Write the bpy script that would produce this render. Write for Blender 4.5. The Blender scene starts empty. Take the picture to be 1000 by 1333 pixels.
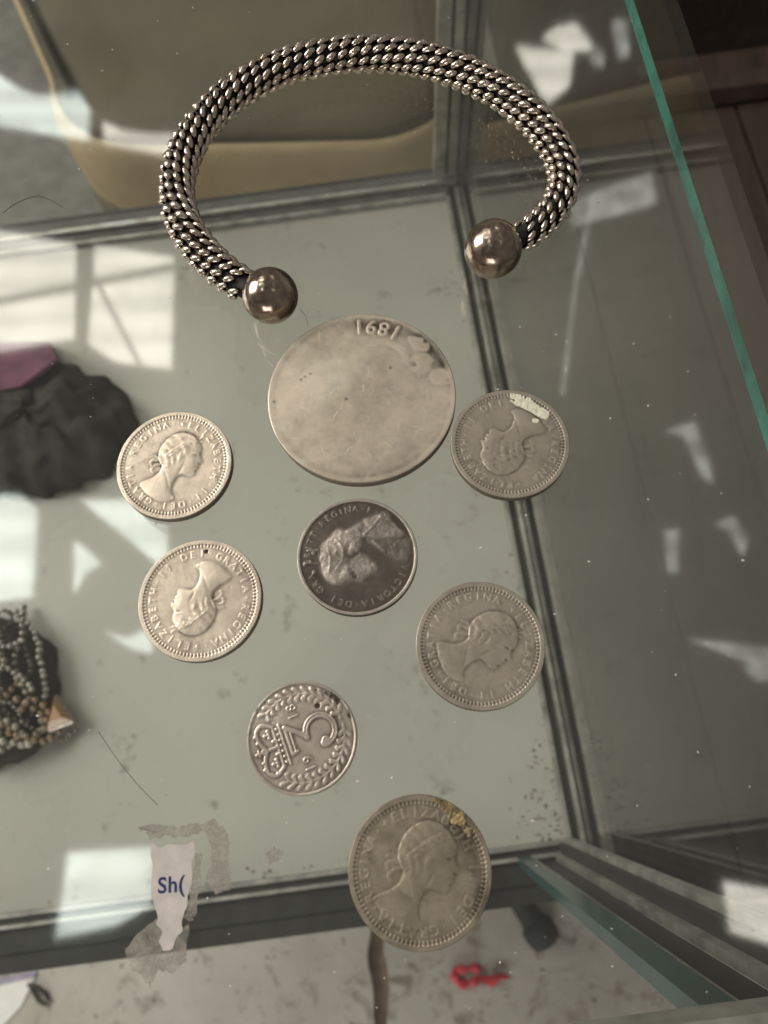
import bpy, bmesh, math, random
import numpy as np
from mathutils import Vector, Matrix

S = bpy.context.scene
COL = S.collection
rnd = random.Random(7)
NP = np.random.RandomState(11)

# ------------------------------------------------------------------ camera
F_PX, U0, V0 = 1000.0, 545.0, 1012.0      # focal length in photo pixels, nadir pixel
HC = 0.119                                # camera height above the glass top
n_ = np.array([U0 - 500, V0 - 666.5, F_PX]); n_ /= np.linalg.norm(n_)
Zc = -n_
up_ = np.array([0, -1.0, 0]); Yc = up_ - Zc * (up_ @ Zc); Yc /= np.linalg.norm(Yc)
Xc = np.cross(Yc, Zc)
RW = np.array([Xc, Yc, Zc])               # world = RW @ cam(x right, y down, z forward)
cd = bpy.data.cameras.new('camera'); cam = bpy.data.objects.new('camera', cd); COL.objects.link(cam)
cd.sensor_fit = 'HORIZONTAL'; cd.sensor_width = 6.0; cd.lens = 6.0
cd.clip_start = 0.004; cd.clip_end = 60
M = Matrix.Identity(4)
for i in range(3):
    M[i][0] = RW[i][0]; M[i][1] = -RW[i][1]; M[i][2] = -RW[i][2]
M[0][3], M[1][3], M[2][3] = 0, 0, HC
cam.matrix_world = M
cd.dof.use_dof = True; cd.dof.focus_distance = 0.135; cd.dof.aperture_fstop = 5.5
S.camera = cam

# ------------------------------------------------------------------ world, light, exposure
W = bpy.data.worlds.new('World'); S.world = W; W.use_nodes = True
W.node_tree.nodes['Background'].inputs[0].default_value = (1.0, 0.945, 0.855, 1)
W.node_tree.nodes['Background'].inputs[1].default_value = 0.19
ld = bpy.data.lights.new('shop_window_light', 'AREA'); ld.shape = 'RECTANGLE'; ld.size = 1.5; ld.size_y = 1.3
ld.energy = 84; ld.color = (1.0, 0.96, 0.9)
lo = bpy.data.objects.new('shop_window_light', ld); COL.objects.link(lo)
lo.location = (-2.3, 0.7, 1.35)
lo.rotation_euler = (Vector((0, 0.05, 0)) - Vector(lo.location)).to_track_quat('-Z', 'Y').to_euler()
ld2 = bpy.data.lights.new('floor_fill_light', 'AREA'); ld2.shape = 'RECTANGLE'; ld2.size = 1.2; ld2.size_y = 0.8  # added low fill lamp that brightens the concrete floor, not a known source
ld2.energy = 18; ld2.color = (1.0, 0.96, 0.9)
lo2 = bpy.data.objects.new('floor_fill_light', ld2); COL.objects.link(lo2)
lo2.location = (-0.3, -2.2, 0.0)
lo2.rotation_euler = (Vector((0, -0.1, -0.9)) - Vector(lo2.location)).to_track_quat('-Z', 'Y').to_euler()
S.view_settings.view_transform = 'Standard'; S.view_settings.look = 'None'
S.view_settings.exposure = 0.0; S.view_settings.gamma = 1.0
S.render.engine = 'CYCLES'
S.cycles.use_denoising = True
S.cycles.max_bounces = 7; S.cycles.diffuse_bounces = 3; S.cycles.glossy_bounces = 4; S.cycles.transparent_max_bounces = 24
S.cycles.caustics_reflective = False; S.cycles.caustics_refractive = False
S.cycles.sample_clamp_indirect = 6.0

# ------------------------------------------------------------------ pixel -> place
def ray(u, v):
    d = RW @ np.array([u - 500.0, v - 666.5, F_PX]); return d / -d[2]
def at(u, v, z=0.0):                       # point at height z (glass top is 0) seen at photo pixel u, v
    d = ray(u, v) * (HC - z); return (d[0], d[1], z)
def up_at(u, v, z):                        # place at height z whose mirror image in the glass top is at u, v
    d = ray(u, v) * (HC + z); return (d[0], d[1], z)
PHI = math.radians(8.0); CP, SP = math.cos(PHI), math.sin(PHI)
def CA(a, b, z):                           # display-case coordinates -> world
    return (a * CP - b * SP, a * SP + b * CP, z)

# ------------------------------------------------------------------ materials
def mat(name):
    m = bpy.data.materials.new(name); m.use_nodes = True
    nt = m.node_tree; return m, nt, nt.nodes['Principled BSDF']
def N(nt, t, **kw):
    n = nt.nodes.new(t)
    for k, v in kw.items(): setattr(n, k, v)
    return n
def coords(nt, scale=1.0, kind='Object'):
    tc = N(nt, 'ShaderNodeTexCoord'); mp = N(nt, 'ShaderNodeMapping')
    mp.inputs['Scale'].default_value = (scale,) * 3 if not hasattr(scale, '__len__') else scale
    nt.links.new(tc.outputs[kind], mp.inputs[0]); return mp.outputs[0]
def noise(nt, vec, scale, detail=6, rough=0.6, dist=0.0):
    n = N(nt, 'ShaderNodeTexNoise'); n.inputs['Scale'].default_value = scale; n.inputs['Detail'].default_value = detail
    n.inputs['Roughness'].default_value = rough; n.inputs['Distortion'].default_value = dist
    nt.links.new(vec, n.inputs['Vector']); return n.outputs[0]
def ramp(nt, fac, stops):
    r = N(nt, 'ShaderNodeValToRGB'); e = r.color_ramp.elements
    while len(e) < len(stops): e.new(0.5)
    for k, (p, c) in enumerate(stops):
        e[k].position = p; e[k].color = (*c, 1) if hasattr(c, '__len__') else (c, c, c, 1)
    nt.links.new(fac, r.inputs[0]); return r.outputs[0]
def mixc(nt, fac, a, b, mode='MIX'):
    m = N(nt, 'ShaderNodeMix', data_type='RGBA', blend_type=mode)
    for s, val in ((0, fac), (6, a), (7, b)):
        if hasattr(val, 'is_linked') or hasattr(val, 'links'): nt.links.new(val, m.inputs[s])
        elif s == 0: m.inputs[0].default_value = val
        else: m.inputs[s].default_value = (*val, 1)
    return m.outputs[2]
def math_(nt, op, a, b=None, clamp=False):
    m = N(nt, 'ShaderNodeMath', operation=op, use_clamp=clamp)
    for i, val in enumerate((a, b)):
        if val is None: continue
        if hasattr(val, 'links'): nt.links.new(val, m.inputs[i])
        else: m.inputs[i].default_value = val
    return m.outputs[0]
def bump(nt, bs, h, strength, dist):
    b = N(nt, 'ShaderNodeBump'); b.inputs['Strength'].default_value = strength; b.inputs['Distance'].default_value = dist
    nt.links.new(h, b.inputs['Height']); nt.links.new(b.outputs[0], bs.inputs['Normal'])

def simple(name, c, rough=0.6, metal=0.0, var=0.25, nscale=60, b=0.0, bd=0.0005, c2=None, spec=None):
    m, nt, bs = mat(name); v = coords(nt)
    nz = noise(nt, v, nscale)
    lo_ = c2 if c2 else tuple(x * (1 - var) for x in c)
    hi_ = c if c2 else tuple(min(1, x * (1 + var)) for x in c)
    nt.links.new(ramp(nt, nz, [(0.32, lo_), (0.68, hi_)]), bs.inputs['Base Color'])
    bs.inputs['Roughness'].default_value = rough; bs.inputs['Metallic'].default_value = metal
    if spec is not None: bs.inputs['Specular IOR Level'].default_value = spec
    if b: bump(nt, bs, noise(nt, v, nscale * 3), b, bd)
    return m

def glass_mat(name, tint, smudge=0.0):
    # thin-sheet glass: clear where it passes light, Fresnel mirror where it reflects, a little dust film
    m, nt, bs = mat(name); out = nt.nodes['Material Output']; nt.nodes.remove(bs)
    g = N(nt, 'ShaderNodeNewGeometry'); dp = N(nt, 'ShaderNodeVectorMath', operation='DOT_PRODUCT')
    nt.links.new(g.outputs['Normal'], dp.inputs[0]); nt.links.new(g.outputs['Incoming'], dp.inputs[1])
    c = math_(nt, 'ABSOLUTE', dp.outputs['Value'])
    f = math_(nt, 'POWER', math_(nt, 'SUBTRACT', 1.0, c, True), 5.0)
    f = math_(nt, 'ADD', math_(nt, 'MULTIPLY', f, 0.957), 0.043, True)
    tr = N(nt, 'ShaderNodeBsdfTransparent'); tr.inputs[0].default_value = (*tint, 1)
    gl = N(nt, 'ShaderNodeBsdfGlossy'); gl.inputs['Roughness'].default_value = 0.042
    mx = N(nt, 'ShaderNodeMixShader'); nt.links.new(f, mx.inputs[0]); nt.links.new(tr.outputs[0], mx.inputs[1]); nt.links.new(gl.outputs[0], mx.inputs[2])
    res = mx.outputs[0]
    if smudge:
        v = coords(nt)
        a = noise(nt, v, 9, 5, 0.62, 1.2)
        sc = N(nt, 'ShaderNodeTexVoronoi', feature='F1'); sc.inputs['Scale'].default_value = 420
        nt.links.new(v, sc.inputs['Vector'])
        specks = ramp(nt, sc.outputs['Distance'], [(0.0, 1.0), (0.07, 0.0)])
        big = ramp(nt, noise(nt, v, 150, 2), [(0.56, 0.0), (0.66, 1.0)])
        fac = math_(nt, 'ADD', math_(nt, 'MULTIPLY', ramp(nt, a, [(0.42, 0.0), (0.75, 1.0)]), smudge),
                    math_(nt, 'MULTIPLY', math_(nt, 'MULTIPLY', specks, big), 0.32), True)
        df = N(nt, 'ShaderNodeBsdfDiffuse'); df.inputs[0].default_value = (0.62, 0.62, 0.58, 1)
        m2 = N(nt, 'ShaderNodeMixShader'); nt.links.new(fac, m2.inputs[0]); nt.links.new(res, m2.inputs[1]); nt.links.new(df.outputs[0], m2.inputs[2])
        res = m2.outputs[0]
    nt.links.new(res, out.inputs['Surface']); return m
GLASS_TOP = glass_mat('glass_top', (0.97, 0.98, 0.96), 0.022)
GLASS = glass_mat('glass_side', (0.93, 0.925, 0.90), 0.006)
GLASS_EDGE = simple('glass_edge', (0.03, 0.19, 0.14), 0.2, 0, 0.35, 70, 0.5, 0.0006, c2=(0.006, 0.055, 0.043))
DOOR_EDGE = simple('dark_glass_edge', (0.02, 0.065, 0.06), 0.25, 0, 0.35, 60)
ALU = simple('dull_aluminium', (0.44, 0.43, 0.40), 0.45, 0.75, 0.4, 90, 0.15, 0.0004)
GASKET = simple('black_rubber', (0.018, 0.018, 0.017), 0.6, 0, 0.4, 120)
GREYRUB = simple('grey_gasket', (0.10, 0.10, 0.098), 0.5, 0, 0.3, 120)
def base_mat():
    m, nt, bs = mat('grey_green_base'); v = coords(nt)
    a = noise(nt, v, 7, 6, 0.55); b = noise(nt, v, 130, 8, 0.7); d = noise(nt, v, 38, 4, 0.6)
    c = ramp(nt, a, [(0.3, (0.43, 0.415, 0.375)), (0.7, (0.52, 0.505, 0.455))])
    c = mixc(nt, math_(nt, 'MULTIPLY', ramp(nt, math_(nt, 'MULTIPLY', b, d), [(0.33, 0.0), (0.42, 1.0)]), 0.55), c, (0.13, 0.12, 0.10))
    nt.links.new(c, bs.inputs['Base Color'])
    nt.links.new(ramp(nt, a, [(0.3, 0.22), (0.7, 0.36)]), bs.inputs['Roughness'])
    return m
BASE = base_mat()
def concrete():
    m, nt, bs = mat('stained_concrete'); v = coords(nt)
    a = noise(nt, v, 6, 8, 0.65); b = noise(nt, v, 30, 6, 0.7, 0.6); s = noise(nt, v, 70, 3, 0.5)
    c = ramp(nt, a, [(0.3, (0.38, 0.35, 0.31)), (0.7, (0.56, 0.53, 0.48))])
    c = mixc(nt, ramp(nt, b, [(0.53, 0.0), (0.66, 0.85)]), c, (0.19, 0.15, 0.12))
    c = mixc(nt, ramp(nt, s, [(0.68, 0.0), (0.74, 0.9)]), c, (0.10, 0.08, 0.065))
    nt.links.new(c, bs.inputs['Base Color']); bs.inputs['Roughness'].default_value = 0.85
    bump(nt, bs, noise(nt, v, 120, 8, 0.7), 0.4, 0.003); return m
CONCRETE = concrete()
def wood(name, c1, c2, scale=(60, 3, 60), rough=0.6):
    m, nt, bs = mat(name); v = coords(nt, scale)
    a = noise(nt, v, 1.0, 8, 0.65, 0.4)
    nt.links.new(ramp(nt, a, [(0.3, c1), (0.7, c2)]), bs.inputs['Base Color'])
    bs.inputs['Roughness'].default_value = rough; bump(nt, bs, a, 0.25, 0.001); return m
WOOD = wood('dark_brown_wood', (0.016, 0.009, 0.006), (0.055, 0.032, 0.023))
LEATHER = simple('olive_leather', (0.20, 0.165, 0.098), 0.6, 0, 0.14, 14, 0.3, 0.0006)
LEATHER_DARK = simple('dark_olive_leather', (0.092, 0.077, 0.045), 0.7, 0, 0.16, 14, 0.3, 0.0006)
TAN = simple('tan_leather', (0.40, 0.31, 0.18), 0.55, 0, 0.15, 18, 0.3, 0.0006)
SEAM = simple('dark_seam', (0.05, 0.04, 0.025), 0.7)
PAPER = simple('old_paper', (0.55, 0.49, 0.455), 0.8, 0, 0.16, 300)
WHITEPAPER = simple('white_paper', (0.80, 0.78, 0.76), 0.8, 0, 0.05, 60)
INK = simple('navy_ink', (0.012, 0.018, 0.11), 0.6)
PURPLE = simple('purple_velvet', (0.17, 0.065, 0.115), 0.9, 0, 0.35, 90, 0.3)
DARKCLOTH = simple('charcoal_cloth', (0.036, 0.031, 0.027), 0.9, 0, 0.6, 40, 0.4, 0.001)
RED = simple('red_plastic', (0.62, 0.025, 0.04), 0.4)
BLACKRUB = simple('black_foam', (0.02, 0.024, 0.023), 0.8, 0, 0.4, 160, 0.5, 0.001)
BRASS = simple('dull_brass', (0.42, 0.27, 0.09), 0.35, 1.0, 0.3, 300)
LINT = simple('dark_fibre', (0.05, 0.04, 0.035), 0.8)
PALELINT = simple('pale_fibre', (0.62, 0.60, 0.56), 0.8)
def adhesive():
    m, nt, bs = mat('old_adhesive'); v = coords(nt)
    bs.inputs['Base Color'].default_value = (0.33, 0.30, 0.25, 1); bs.inputs['Roughness'].default_value = 0.7
    a = noise(nt, v, 420, 5, 0.7, 0.8)
    nt.links.new(ramp(nt, a, [(0.34, 0.10), (0.62, 0.75)]), bs.inputs['Alpha']); return m
ADHESIVE = adhesive()
def pane_mat(name, strength, col, grime=3.0, lowv=.75):
    m, nt, bs = mat(name); v = coords(nt); w = N(nt, 'ShaderNodeTexWave'); w.inputs['Scale'].default_value = 2.4
    w.bands_direction = 'Y'; w.inputs['Distortion'].default_value = 2.5; w.inputs['Detail'].default_value = 3
    nt.links.new(v, w.inputs['Vector'])
    bs.inputs['Base Color'].default_value = (0.5, 0.5, 0.48, 1)
    e = ramp(nt, w.outputs[0], [(0.0, tuple(x * 0.72 for x in col)), (1.0, col)])
    e = mixc(nt, 1.0, e, ramp(nt, noise(nt, v, grime, 4, .6, .6), [(.34, lowv), (.62, 1.0)]), 'MULTIPLY')   # weathered sheet
    nt.links.new(e, bs.inputs['Emission Color']); bs.inputs['Emission Strength'].default_value = strength; return m
PANE_WARM = pane_mat('daylit_warm_pane', 11.0, (1.0, 0.95, 0.84))
PANE_COOL = pane_mat('daylit_cool_pane', 11.0, (0.92, 1.0, 0.94))
PANE_DIM = pane_mat('daylit_grimy_pane', 5.0, (0.97, 1.0, 0.93), 12.0, .25)
ROOFDARK = simple('dark_roof_steel', (0.06, 0.06, 0.058), 0.7)

# ------------------------------------------------------------------ object helpers
WORLD0 = {}
def thing(name, label, cat, loc, group=None):
    o = bpy.data.objects.new(name, None); o.empty_display_size = 0.01; COL.objects.link(o); o.location = loc
    WORLD0[o] = Vector(loc); tag(o, label, cat, group); return o
def tag(o, label=None, cat=None, group=None, kind=None):
    for k, v in (('label', label), ('category', cat), ('group', group), ('kind', kind)):
        if v: o[k] = v
    return o
def obj(name, verts, faces, m, parent=None, smooth=False, origin=None, normals=None, mi=None):
    vs = np.asarray(verts, float)
    o0 = Vector(origin) if origin is not None else Vector(((vs[:, 0].min() + vs[:, 0].max()) / 2, (vs[:, 1].min() + vs[:, 1].max()) / 2, vs[:, 2].min()))
    me = bpy.data.meshes.new(name); me.from_pydata((vs - np.array(o0)).tolist(), [], [tuple(int(i) for i in f) for f in faces]); me.update()
    for mm in (m if isinstance(m, (list, tuple)) else [m]): me.materials.append(mm)
    if mi is not None: me.polygons.foreach_set('material_index', np.asarray(mi, np.int32))
    if smooth: me.polygons.foreach_set('use_smooth', np.ones(len(me.polygons), bool))
    if normals is not None: me.normals_split_custom_set_from_vertices(np.asarray(normals).tolist())
    o = bpy.data.objects.new(name, me); COL.objects.link(o); WORLD0[o] = o0
    if parent is not None:
        o.parent = parent; o.location = o0 - WORLD0[parent]
    else: o.location = o0
    return o
class MB:
    def __init__(s): s.v, s.f = [], []
    def add(s, v, f):
        b = len(s.v); s.v += [tuple(p) for p in v]; s.f += [tuple(i + b for i in q) for q in f]; return s
    def prism(s, bot, top):                 # matching rings, closed
        k = len(bot); return s.add(list(bot) + list(top), [tuple(range(k))[::-1], tuple(range(k, 2 * k))] + [(i, (i + 1) % k, k + (i + 1) % k, k + i) for i in range(k)])
    def cbox(s, a0, a1, b0, b1, z0, z1):    # box in case coordinates
        q = [(a0, b0), (a1, b0), (a1, b1), (a0, b1)]
        return s.prism([CA(a, b, z0) for a, b in q], [CA(a, b, z1) for a, b in q])
    def tube(s, pts, rad, seg=8, cap=True):
        P = [Vector(p) for p in pts]; R = rad if hasattr(rad, '__len__') else [rad] * len(P)
        rings = []; prev = None
        for i, p in enumerate(P):
            t = (P[min(i + 1, len(P) - 1)] - P[max(i - 1, 0)]).normalized()
            if prev is None: a = t.orthogonal().normalized()
            else: a = (prev - t * prev.dot(t)).normalized()
            prev = a; b = t.cross(a)
            rings.append([p + (a * math.cos(2 * math.pi * k / seg) + b * math.sin(2 * math.pi * k / seg)) * R[i] for k in range(seg)])
        v = [q for r in rings for q in r]
        f = [(i * seg + k, i * seg + (k + 1) % seg, (i + 1) * seg + (k + 1) % seg, (i + 1) * seg + k) for i in range(len(P) - 1) for k in range(seg)]
        if cap: f += [tuple(range(seg))[::-1], tuple(range(len(v) - seg, len(v)))]
        return s.add(v, f)
    def sphere(s, c, r, u=16, w=10, sc=(1, 1, 1)):
        v = [(c[0], c[1], c[2] - r * sc[2])]
        for i in range(1, w):
            t = -math.pi / 2 + math.pi * i / w
            v += [(c[0] + r * sc[0] * math.cos(t) * math.cos(2 * math.pi * k / u), c[1] + r * sc[1] * math.cos(t) * math.sin(2 * math.pi * k / u), c[2] + r * sc[2] * math.sin(t)) for k in range(u)]
        v.append((c[0], c[1], c[2] + r * sc[2])); L = len(v) - 1
        f = [(0, 1 + (k + 1) % u, 1 + k) for k in range(u)]
        f += [(1 + i * u + k, 1 + i * u + (k + 1) % u, 1 + (i + 1) * u + (k + 1) % u, 1 + (i + 1) * u + k) for i in range(w - 2) for k in range(u)]
        f += [(L, 1 + (w - 2) * u + k, 1 + (w - 2) * u + (k + 1) % u) for k in range(u)]
        return s.add(v, f)
    def build(s, name, m, parent=None, **kw): return obj(name, s.v, s.f, m, parent, **kw)
def spline(P, n, closed=False):
    P = [np.array(p, float) for p in P]; out = []; k = len(P)
    rng = range(k) if closed else range(k - 1)
    for i in rng:
        g = (lambda j: P[j % k]) if closed else (lambda j: P[max(0, min(k - 1, j))])
        p0, p1, p2, p3 = g(i - 1), g(i), g(i + 1), g(i + 2)
        for t in np.arange(n) / n:
            out.append(0.5 * (2 * p1 + (p2 - p0) * t + (2 * p0 - 5 * p1 + 4 * p2 - p3) * t * t + (3 * p1 - p0 - 3 * p2 + p3) * t ** 3))
    if not closed: out.append(P[-1])
    return np.array(out)

# ================================================================== the setting
ZB = -0.281                                 # case floor
ZF = -0.90                                  # concrete floor
# concrete floor: two slabs with an open joint, bare earth under it
J0, J1 = np.array(at(487, 1195, ZF)), np.array(at(499, 1333, ZF))
jd = (J1 - J0) / np.linalg.norm(J1 - J0); jn = np.array([-jd[1], jd[0], 0]); jm = J0
if jn[0] < 0: jn = -jn
fl = obj('floor', [(-4, -4, ZF - 0.012), (4, -4, ZF - 0.012), (4, 4, ZF - 0.012), (-4, 4, ZF - 0.012)], [(0, 1, 2, 3)], simple('joint_dirt', (0.20, 0.145, 0.105), 0.95)); tag(fl, kind='structure')
def slab(sgn):
    t = np.linspace(-4, 4, 641)
    wob = 0.0025 * np.sin(t * 31 + sgn) + 0.002 * np.sin(t * 83 + 2 * sgn) + NP.randn(641) * 0.0011
    e = [tuple(jm + jd * s + jn * sgn * (0.0085 + w)) for s, w in zip(t, wob)]
    far = [tuple(jm + jd * 4 + jn * sgn * 4), tuple(jm - jd * 4 + jn * sgn * 4)]
    ring = e + far
    if sgn < 0: ring = ring[::-1]
    return MB().prism([(p[0], p[1], ZF - 0.0118) for p in ring], [(p[0], p[1], ZF) for p in ring]).build('concrete_slab', CONCRETE, fl)
slab(1); slab(-1)

# ================================================================== display case
A_R, B_F, B_B, A_L = 0.066, -0.036, 0.344, -0.62      # inner edges of the rails
case = thing('display_case', 'glass display case with grey metal rails, grey-green floor panel and green-edged glass top', 'display case', CA(-0.27, 0.15, ZB - 0.02))
MB().cbox(A_L - 0.03, A_R + 0.028, B_F - 0.026, B_B + 0.026, ZB - 0.02, ZB - 0.0005).build('underframe', GASKET, case)
MB().cbox(A_L, A_R, B_F, B_B, ZB - 0.0004, ZB).build('floor_panel', BASE, case)
# rail cross-section: (start, end, top) outwards from the floor panel, in mm; metal lips and black gasket between them
PROFILE = {
    'right': ([(0, 2.0, 3.2), (6.0, 8.0, 5.0), (14.5, 20.0, 6.0)], [(2.1, 5.9, 1.2), (8.1, 14.4, 1.6), (20.1, 25.0, 3.0)]),
    'left': ([(0, 2.0, 3.2), (6.0, 8.0, 5.0), (14.5, 20.0, 6.0)], [(2.1, 5.9, 1.2), (8.1, 14.4, 1.6), (20.1, 25.0, 3.0)]),
    'front': ([(0, 2.0, 3.2), (4.8, 6.6, 4.4)], [(2.1, 4.7, 1.4), (6.7, 17.5, 1.0)]),
    'back': ([(0, 1.8, 3.2), (8.4, 11.2, 5.0)], [(1.9, 8.3, 2.4), (11.3, 20.0, 2.0)])}
def rail(side):
    def strip(s, e, top):
        m = MB(); s, e, top = s / 1000, e / 1000, top / 1000
        if side == 'right': return m.cbox(A_R + s, A_R + e, B_F - s * .6, B_B + s * .8, ZB, ZB + top)
        if side == 'left': return m.cbox(A_L - e, A_L - s, B_F - s * .6, B_B + s * .8, ZB, ZB + top)
        if side == 'front': return m.cbox(A_L - s, A_R + s, B_F - e, B_F - s - .0001, ZB, ZB + top + .0003)
        return m.cbox(A_L - s, A_R + s, B_B + s + .0001, B_B + e, ZB, ZB + top + .0003)
    lips, gsk = PROFILE[side]
    m = MB()
    for q in lips: k = strip(*q); m.add(k.v, k.f)
    r = m.build('rail', ALU, case)
    g = MB()
    for q in gsk: k = strip(*q); g.add(k.v, k.f)
    g.build('gasket', GASKET if side != 'back' else GREYRUB, r)
for sd in ('right', 'front', 'back', 'left'): rail(sd)
ZT = -0.0038                                # underside of the glass top
def post(strips):                           # upright corner post: metal strips with black gasket between them
    z0, z1 = ZB + 0.0072, ZT - .0002
    m = MB(); g = MB()
    for a0, a1, b0, b1, k in strips: (m if k == 'm' else g).cbox(a0 / 1000, a1 / 1000, b0 / 1000, b1 / 1000, z0, z1)
    p_ = m.build('post', ALU, case)
    if g.v: g.build('gasket', GASKET, p_)
bb = B_B * 1000
post([(60, 67, bb + 12, bb + 18, 'm'), (67.1, 69, bb + 13, bb + 17.5, 'g'), (69.1, 74, bb + 13, bb + 19, 'm'), (74.1, 84, bb + 8, bb + 20, 'g')])
post([(46.6, 48.8, -45, -42, 'm'), (48.9, 58.3, -46, -44.5, 'g'), (58.4, 61, -44.4, -41.6, 'm'), (61.1, 63.2, -43.5, -37, 'g'), (63.4, 66.2, -38, -34.6, 'm'), (66.3, 72, -43, -38, 'g')])
aL = A_L * 1000
post([(aL - 20, aL - 2, bb + 2, bb + 20, 'm')]); post([(aL - 20, aL - 2, -56, -38, 'm')])
def pane(a0, a1, b0, b1, z0, z1, m=GLASS):
    q = MB().cbox(a0, a1, b0, b1, z0, z1)
    k = [0, 0] + [0, 0, 0, 0]
    dims = (a1 - a0, b1 - b0)
    # narrow faces are the green cut edges
    k = [0] * 6
    return q.build('glass_panel', [m, GLASS_EDGE], case, mi=k)
zp0, zp1 = ZB + 0.0074, ZT - 0.0004
# the front is open: only the narrow end of the slid-back glass door stands in the corner
MB().cbox(0.0405, 0.0464, -0.0445, -0.0405, zp0, zp1).build('sliding_door', DOOR_EDGE, case)
pane(A_L - 0.006, A_R + 0.0065, B_B + 0.0060, B_B + 0.0100, zp0, zp1)
pane(A_R + 0.0085, A_R + 0.0115, B_F - 0.0065, B_B + 0.0065, zp0, zp1)
pane(A_L - 0.0125, A_L - 0.0085, B_F - 0.0065, B_B + 0.0065, zp0, zp1)
# glass top: slightly bevelled sheet with green cut edges
gt = MB().cbox(A_L - 0.02, A_R, B_F - 0.004, B_B + 0.02, -0.0035, 0.0)
gt.build('glass_top', [GLASS_TOP, GLASS_EDGE], case, mi=[0, 0, 1, 1, 1, 1])
# front top rail that carries the glass
tr0 = MB().cbox(A_L - 0.02, A_R + 0.08, -0.0405, -0.0362, -0.012, -0.0054).build('top_rail', ALU, case)
MB().cbox(A_L - 0.02, A_R + 0.08, -0.056, -0.0406, -0.012, -0.0056).build('gasket', GASKET, tr0)

# ================================================================== skylight above (mirrored in the glass)
ZS = 2.3
sky = thing('roof_light', 'bright daylit roof panes mirrored as white patches in the glass top', 'skylight', up_at(150, 600, ZS))
def roof_pane(px, m):
    P = [up_at(u, v, ZS) for u, v in px]
    ar = sum(P[i][0] * P[(i + 1) % len(P)][1] - P[(i + 1) % len(P)][0] * P[i][1] for i in range(len(P)))
    if ar < 0: P = P[::-1]
    MB().prism(P, [(p[0], p[1], ZS + 0.01) for p in P]).build('pane', m, sky)
for px, m in [
    ([(-40, 70), (0, 97), (22, 113), (48, 123), (75, 122), (102, 117), (116, 140), (113, 180), (0, 161), (-40, 155)], PANE_COOL),
    ([(135, 158), (160, 169), (195, 173), (245, 172), (240, 204), (134, 183)], PANE_WARM),
    ([(-40, 292), (0, 299), (97, 318), (95, 438), (0, 455), (-40, 462)], PANE_WARM),
    ([(124, 318), (226, 334), (222, 479), (150, 470), (114, 446)], PANE_WARM),
    ([(-40, 640), (48, 645), (40, 776), (-40, 786)], PANE_COOL),
    ([(99, 650), (160, 650), (218, 655), (216, 745), (193, 745)], PANE_COOL),
    ([(96, 700), (131, 732), (108, 745), (96, 772)], PANE_COOL),
    ([(136, 822), (165, 830), (200, 815), (196, 850), (165, 842)], PANE_COOL),
    ([(88, 1110), (198, 1103), (196, 1180), (150, 1205), (72, 1222)], PANE_COOL),
    ([(672, 58), (700, 62), (748, 66), (742, 108), (712, 134)], PANE_WARM),
    ([(706, 47), (724, 34), (750, 29), (768, 52), (770, 62), (735, 62)], PANE_WARM),
    ([(771, 54), (788, 68), (786, 84), (770, 78)], PANE_DIM),
    ([(797, 24), (819, 26), (820, 70), (806, 72)], PANE_DIM),
    ([(944, 1148), (1040, 1166), (1040, 1240), (952, 1214)], PANE_WARM),
    ([(742, 262), (848, 222), (856, 262), (744, 292)], PANE_DIM),
    ([(868, 560), (904, 548), (925, 605), (928, 628), (915, 616), (892, 565)], PANE_DIM),
    ([(867, 690), (884, 688), (882, 745), (870, 742)], PANE_DIM),
    ([(932, 680), (955, 672), (975, 700), (968, 722), (952, 690)], PANE_DIM),
    ([(900, 832), (1040, 846), (1040, 858), (985, 866)], PANE_DIM),
    ([(970, 868), (1040, 862), (1040, 880), (988, 886)], PANE_DIM),
    ([(772, 250), (776, 252), (752, 372), (735, 512), (731, 510), (748, 368)], PANE_DIM),  # thin glowing strip added to make the long glare line
]: roof_pane(px, m)
def roof_bar(pts, w, z):
    P = [up_at(u, v, z) for u, v in pts]; m = MB()
    for p, q in zip(P[:-1], P[1:]):
        d = (Vector(q) - Vector(p)).normalized(); s = Vector((-d.y, d.x, 0)) * w / 2
        ring = [Vector(p) - s, Vector(q) - s, Vector(q) + s, Vector(p) + s]
        m.prism(ring, [r + Vector((0, 0, 0.03)) for r in ring])
    m.build('glazing_bar', ROOFDARK, sky)
roof_bar([(-40, 396), (230, 342)], 0.012, ZS - 0.06)
roof_bar([(122, 360), (182, 475)], 0.014, ZS - 0.06)
roof_bar([(10, 600), (200, 760)], 0.11, ZS - 0.06)

# ================================================================== things seen through the glass
# olive case with rounded corners behind the back panel
def rounded_ring(cx, cy, hx, hy, r, z, n=10):
    pts = []
    for qx, qy, a0 in ((1, 1, 0), (-1, 1, 90), (-1, -1, 180), (1, -1, 270)):
        for k in range(n + 1):
            a = math.radians(a0 + 90 * k / n)
            pts.append(CA(cx + qx * (hx - r) + r * math.cos(a), cy + qy * (hy - r) + r * math.sin(a), z))
    return pts
def loft(rings, cap=True):
    m = MB(); k = len(rings[0]); v = [p for r in rings for p in r]
    f = [(i * k + j, i * k + (j + 1) % k, (i + 1) * k + (j + 1) % k, (i + 1) * k + j) for i in range(len(rings) - 1) for j in range(k)]
    if cap: f += [tuple(range(k))[::-1], tuple(range(len(v) - k, len(v)))]
    return m.add(v, f)
ztop = -0.36
_f = at(360, 172, ztop); _l = at(38, 100, ztop); _r = at(625, 100, ztop)
hx, hy = (_r[0] - _l[0]) / 2, 0.30
cx, cy = (_r[0] + _l[0]) / 2, _f[1] + hy
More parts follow.
